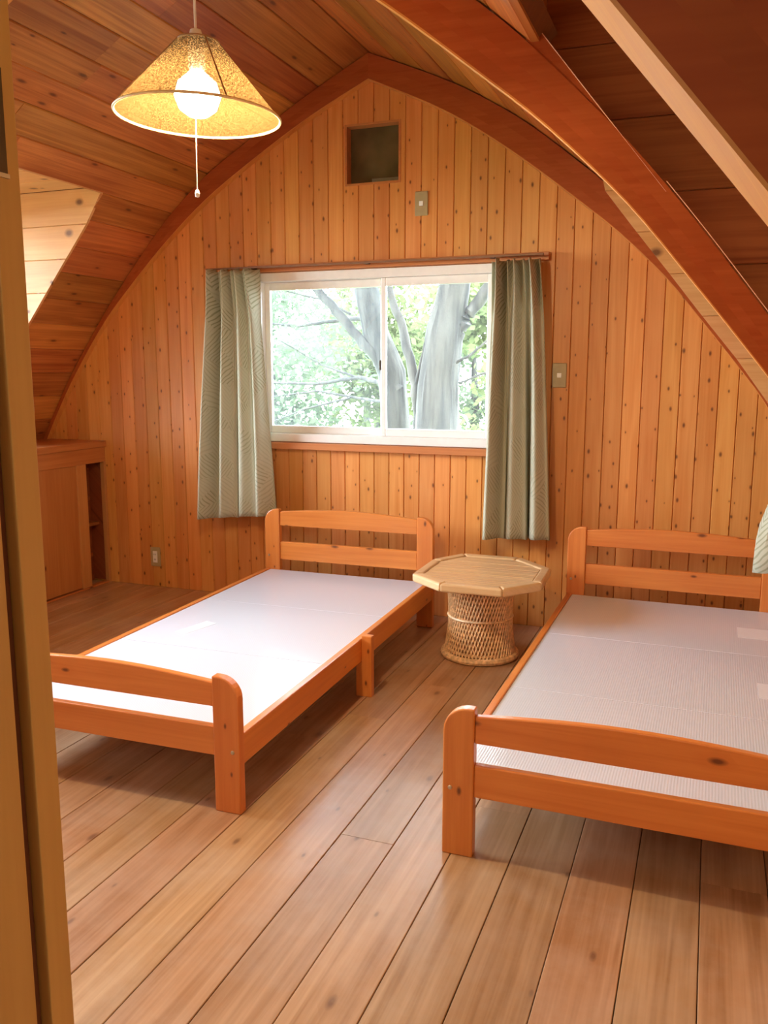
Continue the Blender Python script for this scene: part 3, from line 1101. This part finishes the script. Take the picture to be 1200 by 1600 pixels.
MB().lathe([(rad(0.03 + 0.33 * i / 10) - 0.010, 0.03 + 0.33 * i / 10) for i in range(11)], 40).build('drum_core', M_caned, tb, smooth=True)
wk = MB()
NS = 62
for d in (1, -1):
    for i in range(NS):
        pts = []
        for j in range(13):
            z_ = 0.03 + 0.335 * j / 12
            a = 2 * PI * i / NS + d * 0.75 * j / 12
            rr = rad(z_) + (0.0022 * d)
            pts.append((rr * math.cos(a), rr * math.sin(a), z_))
        wk.tube(pts, 0.0042, 4, cap=False)
o = wk.build('woven_canes', M_cane, tb, smooth=True)
o['kind'] = 'stuff'
for (R, r, z_) in ((0.168, 0.016, 0.016), (0.154, 0.008, 0.040)):
    torus(R, r, z_).build('base_ring', M_cane, tb, smooth=True)
torus(rad(0.2) + 0.004, 0.006, 0.196).build('middle_ring', M_cane, tb, smooth=True)
torus(rad(0.36) + 0.002, 0.008, 0.357).build('top_ring', M_cane, tb, smooth=True)
# table top: frame of eight bent canes round a bed of bamboo slats
OC = [(-0.195, 0.345), (0.120, 0.350), (0.318, 0.150), (0.330, -0.165), (0.185, -0.350), (-0.115, -0.355), (-0.300, -0.205), (-0.305, 0.150)]
OC = [(x_ * 0.93 + 0.005, y_ * 0.93) for x_, y_ in OC]
cxo = sum(p[0] for p in OC) / 8
cyo = sum(p[1] for p in OC) / 8


def scaled(f):
    return [(cxo + (x_ - cxo) * f, cyo + (y_ - cyo) * f) for x_, y_ in OC]


o0, i0 = OC, scaled(0.84)
for k in range(8):
    j = (k + 1) % 8
    quad = [i0[k], o0[k], o0[j], i0[j]]
    MB().prism([(x_, y_, 0.372) for x_, y_ in quad], [(x_, y_, 0.412) for x_, y_ in quad]).build('rim_rail', M_slat, tb, bevel=0.010, seg=3)
MB().prism([(x_, y_, 0.366) for x_, y_ in scaled(0.85)], [(x_, y_, 0.398) for x_, y_ in scaled(0.85)]).build('top_underlay', M_caned, tb)


def clip_y(poly, ya, yb):
    def cl(p, f):
        out = []
        for a, b in zip(p, p[1:] + p[:1]):
            fa, fb = f(a), f(b)
            if fa >= 0:
                out.append(a)
            if fa * fb < 0:
                t = fa / (fa - fb)
                out.append((lerp(a[0], b[0], t), lerp(a[1], b[1], t)))
        return out
    p = cl(poly, lambda q: q[1] - ya)
    return cl(p, lambda q: yb - q[1]) if p else p


inner = scaled(0.835)
y_ = -0.34
while y_ < 0.34:
    pl = clip_y(inner, y_ + 0.0015, y_ + 0.0275)
    if len(pl) >= 3:
        dz = rnd.uniform(-0.001, 0.001)
        MB().prism([(a, b, 0.398) for a, b in pl], [(a, b, 0.407 + dz) for a, b in pl]).build('bamboo_slat', M_slat, tb, bevel=0.0015, seg=1)
    y_ += 0.029

# ------------------------------------------------------------------ curtains
def curtain(name, label, top0, top1, hem0, hem1, zt, zh0, zh1, y, nfold, ph, bulge=0.0, plane='y', group=None, at=0.085, ah=0.12, deep=None):
    nu, nv = 150, 40
    V, Fc, UV = [], [], []
    for j in range(nv + 1):
        v = j / nv
        sp = v ** 0.8
        for i in range(nu + 1):
            u = i / nu
            x_ = lerp(lerp(top0, hem0, sp), lerp(top1, hem1, sp), u)
            z_ = lerp(zt, lerp(zh0, zh1, u), v)
            w_ = 2 * PI * (nfold * u + ph)
            amp = lerp(at, ah, v) * (0.75 + 0.4 * math.sin(5.3 * u + 1.1 + ph))
            d = amp * 0.5 * math.sin(w_ + 0.35 * math.sin(3 * v + u * 4)) + 0.25 * amp * math.sin(2 * w_ + 1.0 + 1.4 * v)
            if v < 0.2:       # pinch pleats in the heading
                q = 1 - v / 0.2
                d += 0.034 * q * math.sin(w_ * 2.0 + 0.6)
                x_ += 0.004 * q * math.sin(w_ * 2)
            x_ += 0.02 * v * math.sin(w_ + 1.2)
            if deep:
                d += deep[1] * math.exp(-((u - deep[0]) / deep[2]) ** 2) * min(1, v * 2.2)
            z_ += -0.004 * math.sin(w_) * v + (0.008 * math.sin(w_ * 2) * max(0, 1 - v / 0.04) if v < 0.04 else 0)
            V.append((x_, y + d, z_) if plane == 'y' else (y + d, x_, z_))
            UV.append((u * 0.75, (1 - v) * 1.4))
    for j in range(nv):
        for i in range(nu):
            a = j * (nu + 1) + i
            Fc.append((a, a + 1, a + nu + 2, a + nu + 1))
    me = bpy.data.meshes.new(name)
    me.from_pydata(V, [], Fc)
    uvl = me.uv_layers.new(name='UVMap')
    for lp in me.loops:
        uvl.data[lp.index].uv = UV[lp.vertex_index]
    for p in me.polygons:
        p.use_smooth = True
    me.materials.append(M_curt)
    o = bpy.data.objects.new(name, me)
    COL.objects.link(o)
    sm = o.modifiers.new('thickness', 'SOLIDIFY')
    sm.thickness = 0.0022
    sm.offset = 0
    tag(o, label, 'curtain', group)
    return o


curtain('curtain', 'sage green leaf print curtain drawn to the left of the window', -0.752, -0.462, -0.872, -0.385, 1.862, 0.472, 0.515, -0.118, 4, 0.10, group='leaf print curtains')
curtain('curtain', 'sage green leaf print curtain drawn to the right of the window', 0.858, 1.088, 0.832, 1.168, 1.852, 0.478, 0.484, -0.118, 3, 0.30, group='leaf print curtains', deep=(0.74, 0.05, 0.07))
rail = MB().box(-0.78, 1.10, -0.098, -0.086, 1.870, 1.880)
rail = rail.build('curtain_rail', plain('brown_rail', (0.22, 0.09, 0.035), 0.45), None, bevel=0.002)
tag(rail, 'dark brown curtain rail fixed above the window', 'curtain rail')
for x_ in (-0.50, 0.17, 0.84):
    MB().box(x_ - 0.012, x_ + 0.012, -0.0859, -0.0351, 1.871, 1.879).build('bracket', M_dark, rail)
# curtain of the right dormer, only its swung-out corner shows
rc = MB()
nu, nv = 26, 22
grid = []
for j in range(nv + 1):
    v = j / nv
    z_ = lerp(2.02, 0.628, v)
    # bundle leaning into the room low down
    c = 2.34 - 0.14 * max(0, (v - 0.45) / 0.55) ** 1.3
    rx = 0.075 + 0.085 * max(0, (v - 0.4) / 0.6) ** 1.1
    ry = 0.10 + 0.05 * v
    if v > 0.93:
        c += 0.03 * (v - 0.93) / 0.07
    row = []
    for i in range(nu):
        a = 2 * PI * i / nu
        k_ = 1 + 0.16 * math.sin(5 * a + 2 * v)
        row.append((c + rx * k_ * math.cos(a), -0.95 + ry * k_ * math.sin(a), z_ + 0.03 * math.cos(a) * (v > 0.98)))
    grid.append(row)
for j in range(nv):
    rc.prism(grid[j], grid[j + 1], caps=False)
curt3 = rc.build('curtain', M_curt, None, smooth=True)
weld(curt3)
uvl = curt3.data.uv_layers.new(name='UVMap')
for lp in curt3.data.loops:
    co = curt3.data.vertices[lp.vertex_index].co
    uvl.data[lp.index].uv = ((math.atan2(co.y + 0.95, co.x - 2.25) + PI) * 0.12, co.z)
sm = curt3.modifiers.new('thickness', 'SOLIDIFY')
sm.thickness = 0.002
sm.offset = -1
tag(curt3, 'bunched leaf print curtain corner hanging over the right edge of the right bed', 'curtain', 'leaf print curtains')
rl3 = MB().box(2.33, 2.345, -3.2, -0.75, 2.035, 2.05).build('curtain_rail', M_dark)
tag(rl3, 'dark curtain rail of the right dormer window', 'curtain rail')
for y_ in (-3.1, -2.0, -0.85):
    MB().box(2.345, 2.459, y_ - 0.01, y_ + 0.01, 2.038, 2.047).build('bracket', M_dark, rl3)

# ------------------------------------------------------------------ pendant lamp
LX, LY = 0.604, -2.30
pl = empty('pendant_lamp', (LX, LY, 1.972))
tag(pl, 'lit pendant lamp with a woven cone shade hanging at upper left', 'lamp')
m, N, L, P = newmat('woven_shade')
out = N['Material Output']
N.remove(P)
tc = N.new('ShaderNodeTexCoord')
nz = N.new('ShaderNodeTexNoise')
nz.inputs['Scale'].default_value = 240
nz.inputs['Detail'].default_value = 4
L.new(tc.outputs['Object'], nz.inputs['Vector'])
col = ramp(N, L, nz.outputs[0], [(0.38, (0.08, 0.043, 0.016)), (0.62, (0.19, 0.12, 0.052))])
d = N.new('ShaderNodeBsdfDiffuse')
L.new(col, d.inputs[0])
t = N.new('ShaderNodeBsdfTranslucent')
L.new(col, t.inputs[0])
mx = N.new('ShaderNodeMixShader')
mx.inputs[0].default_value = 0.5
L.new(d.outputs[0], mx.inputs[1])
L.new(t.outputs[0], mx.inputs[2])
tr = N.new('ShaderNodeBsdfTransparent')        # gaps of the open weave
mg = N.new('ShaderNodeMixShader')
L.new(ramp(N, L, nz.outputs[0], [(0.40, 0.16), (0.60, 0.50)]), mg.inputs[0])
L.new(mx.outputs[0], mg.inputs[1])
L.new(tr.outputs[0], mg.inputs[2])
L.new(mg.outputs[0], out.inputs[0])
M_shade = m
R0, R1, SH = 0.212, 0.052, 0.180
mb = MB()
mb.lathe([(R0, 0.0), (lerp(R0, R1, 0.5), SH * 0.5), (R1, SH), (R1 - 0.0015, SH), (lerp(R0, R1, 0.5) - 0.0015, SH * 0.5), (R0 - 0.0015, 0.0)], 56, closed=True)
tilt = empty('shade_tilt')
bpy.data.objects.remove(tilt)
sh = mb.build('shade', M_shade, pl, smooth=True)
torus(R0, 0.0035, 0.0, 56).build('rim', plain('rim_binding', (0.80, 0.60, 0.30), 0.5), sh, smooth=True)
torus(R1, 0.003, SH, 32).build('top_ring', plain('cap_brown', (0.35, 0.2, 0.08), 0.6), sh, smooth=True)
for a in (2.3, 4.0, 5.6, 0.6):
    MB().tube([((R1 + .001) * math.cos(a), (R1 + .001) * math.sin(a), SH), ((R0 + .001) * math.cos(a), (R0 + .001) * math.sin(a), 0.002)], 0.0022, 5).build('shade_rib', plain('cap_brown', (0.35, 0.2, 0.08), 0.6), sh)
    MB().tube([(R1 * math.cos(a), R1 * math.sin(a), SH), (0.018 * math.cos(a), 0.018 * math.sin(a), SH + 0.004)], 0.002, 5).build('spider_wire', M_dark, sh)
MB().lathe([(0.0, SH + 0.032), (0.014, SH + 0.028), (0.020, SH + 0.01), (0.022, 0.118), (0.018, 0.112), (0.0, 0.112)], 20).build('socket', M_white, pl, smooth=True)
MB().lathe([(0.0, -0.004), (0.026, 0.002), (0.048, 0.018), (0.060, 0.050), (0.050, 0.082), (0.024, 0.105), (0.016, 0.114)], 24).build('bulb', None or plain('tmp', (1, 1, 1)), pl, smooth=True)
m, N, L, P = newmat('lit_bulb')
P.inputs['Base Color'].default_value = (1, 0.95, 0.85, 1)
P.inputs['Emission Color'].default_value = (1.0, 0.86, 0.6, 1)
P.inputs['Emission Strength'].default_value = 40
bu = bpy.data.objects['bulb']
bu.data.materials[0] = m
MB().tube([(0, 0, SH + 0.03), (-0.002, 0, SH + 0.3), (-0.003, 0, cz(LX) - 1.972 - 0.004)], 0.0035, 8).build('cord', M_white, pl)
MB().lathe([(0, -0.03), (0.03, -0.022), (0.042, 0.0)], 20).build('ceiling_rose', M_white, pl)
bpy.data.objects['ceiling_rose'].location = (-0.003, 0, cz(LX) - 1.972 - 0.012)
ps = MB().tube([(0.004, -0.02, 0.115), (0.005, -0.021, -0.02), (0.003, -0.021, -0.185)], 0.0014, 6).build('pull_string', M_white, pl)
MB().lathe([(0, -0.205), (0.005, -0.203), (0.0065, -0.195), (0.004, -0.186), (0, -0.184)], 12).build('pull_knob', M_white, ps)
bpy.data.objects['pull_knob'].location = (0.003, -0.021, 0)
sh.rotation_euler = (0, math.radians(2.0), 0)
ld = bpy.data.lights.new('pendant_light', 'POINT')
ld.energy = PENDANT_W
ld.color = (1.0, 0.76, 0.42)
ld.shadow_soft_size = 0.05
lo = bpy.data.objects.new('pendant_light', ld)
COL.objects.link(lo)
lo.parent = pl
lo.location = (0, 0, -0.015)

# ------------------------------------------------------------------ outdoors
m, N, L, P = newmat('meadow')
tc = N.new('ShaderNodeTexCoord')
n = N.new('ShaderNodeTexNoise')
n.inputs['Scale'].default_value = 0.6
n.inputs['Detail'].default_value = 5
L.new(tc.outputs['Object'], n.inputs['Vector'])
L.new(ramp(N, L, n.outputs[0], [(0.35, (0.06, 0.10, 0.03)), (0.65, (0.12, 0.16, 0.05))]), P.inputs['Base Color'])
P.inputs['Roughness'].default_value = 0.9
gr = MB()
GN = 24
gv = []
for i in range(GN + 1):
    for j in range(GN + 1):
        x_, y_ = -60 + 120 * i / GN, -60 + 120 * j / GN
        gv.append((x_, y_, -3.0 + 0.25 * math.sin(x_ * 0.21) * math.cos(y_ * 0.17)))
for i in range(GN):
    for j in range(GN):
        a = i * (GN + 1) + j
        gr.f.append((a, a + 1, a + GN + 2, a + GN + 1))
gr.v = gv
ground = gr.build('ground', m)
tag(ground, 'green meadow ground outside below the window', 'ground', kind='structure')

m, N, L, P = newmat('tree_bark')
tc = N.new('ShaderNodeTexCoord')
mp = N.new('ShaderNodeMapping')
mp.inputs['Scale'].default_value = (17, 17, 1.5)
L.new(tc.outputs['Object'], mp.inputs['Vector'])
n = N.new('ShaderNodeTexNoise')
n.inputs['Scale'].default_value = 1
n.inputs['Detail'].default_value = 2
n.inputs['Distortion'].default_value = 0.4
L.new(mp.outputs[0], n.inputs['Vector'])
L.new(ramp(N, L, n.outputs[0], [(0.38, (0.004, 0.0037, 0.003)), (0.62, (0.030, 0.028, 0.023))]), P.inputs['Base Color'])
P.inputs['Roughness'].default_value = 0.9
M_bark = m


def leafmat(name, a, b):
    m, N, L, P = newmat(name)
    out = N['Material Output']
    N.remove(P)
    tc = N.new('ShaderNodeTexCoord')
    n = N.new('ShaderNodeTexNoise')
    n.inputs['Scale'].default_value = 1.6
    L.new(tc.outputs['Object'], n.inputs['Vector'])
    c = ramp(N, L, n.outputs[0], [(0.35, a), (0.65, b)])
    d = N.new('ShaderNodeBsdfDiffuse')
    t = N.new('ShaderNodeBsdfTranslucent')
    L.new(c, d.inputs[0])
    L.new(c, t.inputs[0])
    mx = N.new('ShaderNodeMixShader')
    mx.inputs[0].default_value = 0.5
    L.new(d.outputs[0], mx.inputs[1])
    L.new(t.outputs[0], mx.inputs[2])
    L.new(mx.outputs[0], out.inputs[0])
    return m


M_leafA = leafmat('leaf_fresh', (0.075, 0.100, 0.042), (0.105, 0.125, 0.050))
M_leafB = leafmat('leaf_cool', (0.064, 0.090, 0.055), (0.088, 0.112, 0.066))


def leaves(name, mat, parent, clumps, n, size, seed):
    r = random.Random(seed)
    V, Fc = [], []
    wsum = sum(c[3] * c[4] * c[5] for c in clumps)
    for (x_, y_, z_, a, b, c) in clumps:
        k = int(n * a * b * c / wsum)
        for _ in range(k):
            while True:
                p = Vector((r.uniform(-1, 1), r.uniform(-1, 1), r.uniform(-1, 1)))
                if p.length < 1:
                    break
            p = Vector((x_ + p.x * a, y_ + p.y * b, z_ + p.z * c))
            d = Vector((r.gauss(0, 1), r.gauss(0, 1), r.gauss(0, 0.6))).normalized()
            e = d.orthogonal().normalized()
            e.rotate(Matrix.Rotation(r.uniform(0, 6.28), 3, d))
            s = size * r.uniform(0.6, 1.3)
            q = len(V)
            V += [tuple(p), tuple(p + d * s * 0.5 + e * s * 0.28), tuple(p + d * s), tuple(p + d * s * 0.5 - e * s * 0.28)]
            Fc.append((q, q + 1, q + 2, q + 3))
    me = bpy.data.meshes.new(name)
    me.from_pydata(V, [], Fc)
    me.materials.append(mat)
    o = bpy.data.objects.new(name, me)
    COL.objects.link(o)
    if parent:
        o.parent = parent
    o['kind'] = 'stuff'
    return o


def branch(parent, base, pts, rs, name='branch', n=12, jit=0.03, seed=0):
    r = random.Random(seed)
    big = n >= 16
    P_, R_ = [], []
    for (a, b), (ra, rb) in zip(zip(pts, pts[1:]), zip(rs, rs[1:])):
        for k in range(7):
            t = k / 7
            v = Vector(a).lerp(Vector(b), t)
            v += Vector((r.uniform(-jit, jit), r.uniform(-jit, jit), r.uniform(-jit, jit))) * (0 if big else min(1, lerp(ra, rb, t) * 8))
            P_.append(v - Vector(base))
            R_.append(lerp(ra, rb, t) * (1 if big else r.uniform(0.94, 1.06)))
    P_.append(Vector(pts[-1]) - Vector(base))
    R_.append(rs[-1])
    rg = None
    if n >= 16:      # furrowed bark: every strip has its own height, drifting along the trunk
        h_ = [r.uniform(-1, 1) for _ in range(400)]
        n = 56
        rg = lambda i, k: 1 + 0.025 * h_[(k * 7) % 397] + 0.025 * math.sin(i * 0.7 + 6.3 * h_[(k * 5) % 397])
    return MB().tube(P_, R_, n, ridge=rg).build(name, M_bark, parent, smooth=True)


B1 = (-0.28, 2.5, -3.0)
t1 = empty('tree', B1)
tag(t1, 'big grey barked tree with forked trunk just outside the right pane', 'tree')
branch(t1, B1, [(-0.30, 2.5, -3.05), (-0.25, 2.5, -1.0), (-0.235, 2.5, 0.79), (-0.225, 2.5, 1.22), (-0.175, 2.5, 1.63), (-0.10, 2.5, 1.98), (0.0, 2.5, 2.8), (0.15, 2.6, 4.6)],
       [0.27, 0.21, 0.185, 0.165, 0.150, 0.125, 0.10, 0.05], 'trunk', 18, 0.02, 1)
branch(t1, B1, [(-0.09, 2.5, 1.60), (0.05, 2.5, 1.80), (0.20, 2.5, 2.01), (0.6, 2.6, 2.5), (1.4, 2.8, 3.0)], [0.06, 0.05, 0.045, 0.035, 0.015], seed=2)
branch(t1, B1, [(-0.40, 2.55, 0.75), (-0.42, 2.5, 1.2), (-0.58, 2.55, 1.72), (-0.72, 2.6, 2.05), (-1.1, 2.7, 2.9)], [0.045, 0.045, 0.036, 0.03, 0.012], seed=3)
branch(t1, B1, [(-0.40, 2.45, 1.22), (-0.30, 2.45, 1.65), (-0.22, 2.5, 1.9)], [0.014, 0.012, 0.01], seed=4)
branch(t1, B1, [(-0.08, 2.45, 1.38), (0.05, 2.45, 1.44), (0.25, 2.5, 1.62), (0.6, 2.5, 1.72)], [0.012, 0.010, 0.008, 0.005], seed=5)
branch(t1, B1, [(-0.05, 2.5, 1.22), (0.12, 2.6, 1.30), (0.5, 2.8, 1.30)], [0.012, 0.010, 0.006], seed=15)
leaves('foliage', M_leafA, t1, [(0.2, 0.2, 6.6, 2.2, 2.0, 1.1), (0.55, 0.5, 4.35, 0.35, 0.5, 0.35), (0.5, 0.5, 4.0, 0.3, 0.5, 0.25), (-0.4, 0.9, 4.6, 0.3, 0.4, 0.3)], 7000, 0.10, 11)

B2 = (-0.72, 3.0, -3.0)
t2 = empty('tree', B2)
tag(t2, 'slimmer leaning grey tree behind the window centre stile', 'tree')
branch(t2, B2, [(-0.66, 3.0, -3.05), (-0.72, 3.0, -1.0), (-0.77, 3.0, 0.8), (-0.82, 3.0, 1.30), (-0.97, 3.0, 1.65), (-1.065, 3.0, 2.05), (-1.25, 3.1, 3.0), (-1.4, 3.2, 4.6)],
       [0.21, 0.16, 0.125, 0.125, 0.115, 0.108, 0.08, 0.04], 'trunk', 16, 0.02, 6)
branch(t2, B2, [(-0.72, 2.95, 1.15), (-1.10, 2.9, 1.62), (-1.48, 2.9, 2.02), (-2.1, 3.0, 2.6)], [0.05, 0.045, 0.04, 0.02], seed=7)
branch(t2, B2, [(-1.0, 3.1, 1.80), (-1.45, 3.4, 1.81), (-2.0, 3.5, 1.76), (-2.8, 3.6, 1.84)], [0.022, 0.018, 0.013, 0.008], seed=8)
branch(t2, B2, [(-0.85, 3.1, 1.18), (-1.3, 3.4, 1.26), (-1.8, 3.5, 1.19), (-2.5, 3.6, 1.20)], [0.024, 0.020, 0.014, 0.01], seed=9)
branch(t2, B2, [(-0.80, 3.1, 1.02), (-1.25, 3.4, 1.05), (-1.8, 3.5, 1.12), (-2.4, 3.6, 1.05)], [0.018, 0.014, 0.010, 0.006], seed=10)
branch(t2, B2, [(-1.3, 3.4, 1.25), (-1.75, 3.5, 1.38), (-2.2, 3.5, 1.62)], [0.012, 0.009, 0.005], seed=12)
branch(t2, B2, [(-1.4, 3.4, 1.06), (-1.9, 3.5, 0.95), (-2.5, 3.6, 0.75)], [0.012, 0.009, 0.005], seed=13)
branch(t2, B2, [(-1.35, 3.3, 1.85), (-1.7, 3.4, 2.0), (-2.1, 3.4, 2.1)], [0.012, 0.009, 0.005], seed=14)
leaves('foliage', M_leafB, t2, [(-0.9, 0.4, 6.4, 2.0, 1.8, 1.1), (-1.25, 0.7, 4.75, 0.55, 0.4, 0.30), (-1.1, 0.9, 4.3, 0.65, 0.4, 0.25), (-1.4, 0.7, 3.95, 0.6, 0.3, 0.22)], 8000, 0.085, 21)

spots = [(-5.6, 9.5, 4.3, 1), (-4.6, 12.2, 4.8, 0), (-3.3, 15.0, 4.7, 1), (-1.3, 10.5, 4.3, 0), (-8.6, 14.8, 5.3, 1), (-7.4, 18.5, 5.8, 0)]
labs = ['cool green leafy tree outside in the left half of the left pane', 'fresh green leafy tree outside behind the window centre stile', 'cool green tree far outside behind the big trunk',
        'yellow green leafy tree outside at the right edge of the right pane', 'pale leafy tree far outside at the left edge of the left pane', 'farthest fresh green tree rising behind the other trees of the left pane']
for i, (x_, y_, h, kd) in enumerate(spots):
    t = empty('leafy_tree', (x_, y_, -3.0))
    tag(t, labs[i], 'tree', 'trees outside the window')
    branch(t, (0, 0, 0), [(0, 0, -0.1), (0.1, 0, h * 0.6), (0.0, 0.1, h + 0.8)], [0.16, 0.12, 0.04], 'trunk', 8, 0.03, 30 + i)
    rr = random.Random(60 + i)
    cl = [(rr.uniform(-1.3, 1.3), rr.uniform(-1, 1), h + rr.uniform(-1.5, 1.2), rr.uniform(0.6, 1.1), rr.uniform(0.6, 1.0), rr.uniform(0.4, 0.8)) for _ in range(10)]
    leaves('foliage', (M_leafA, M_leafB)[kd], t, cl, 5200, 0.16, 90 + i)
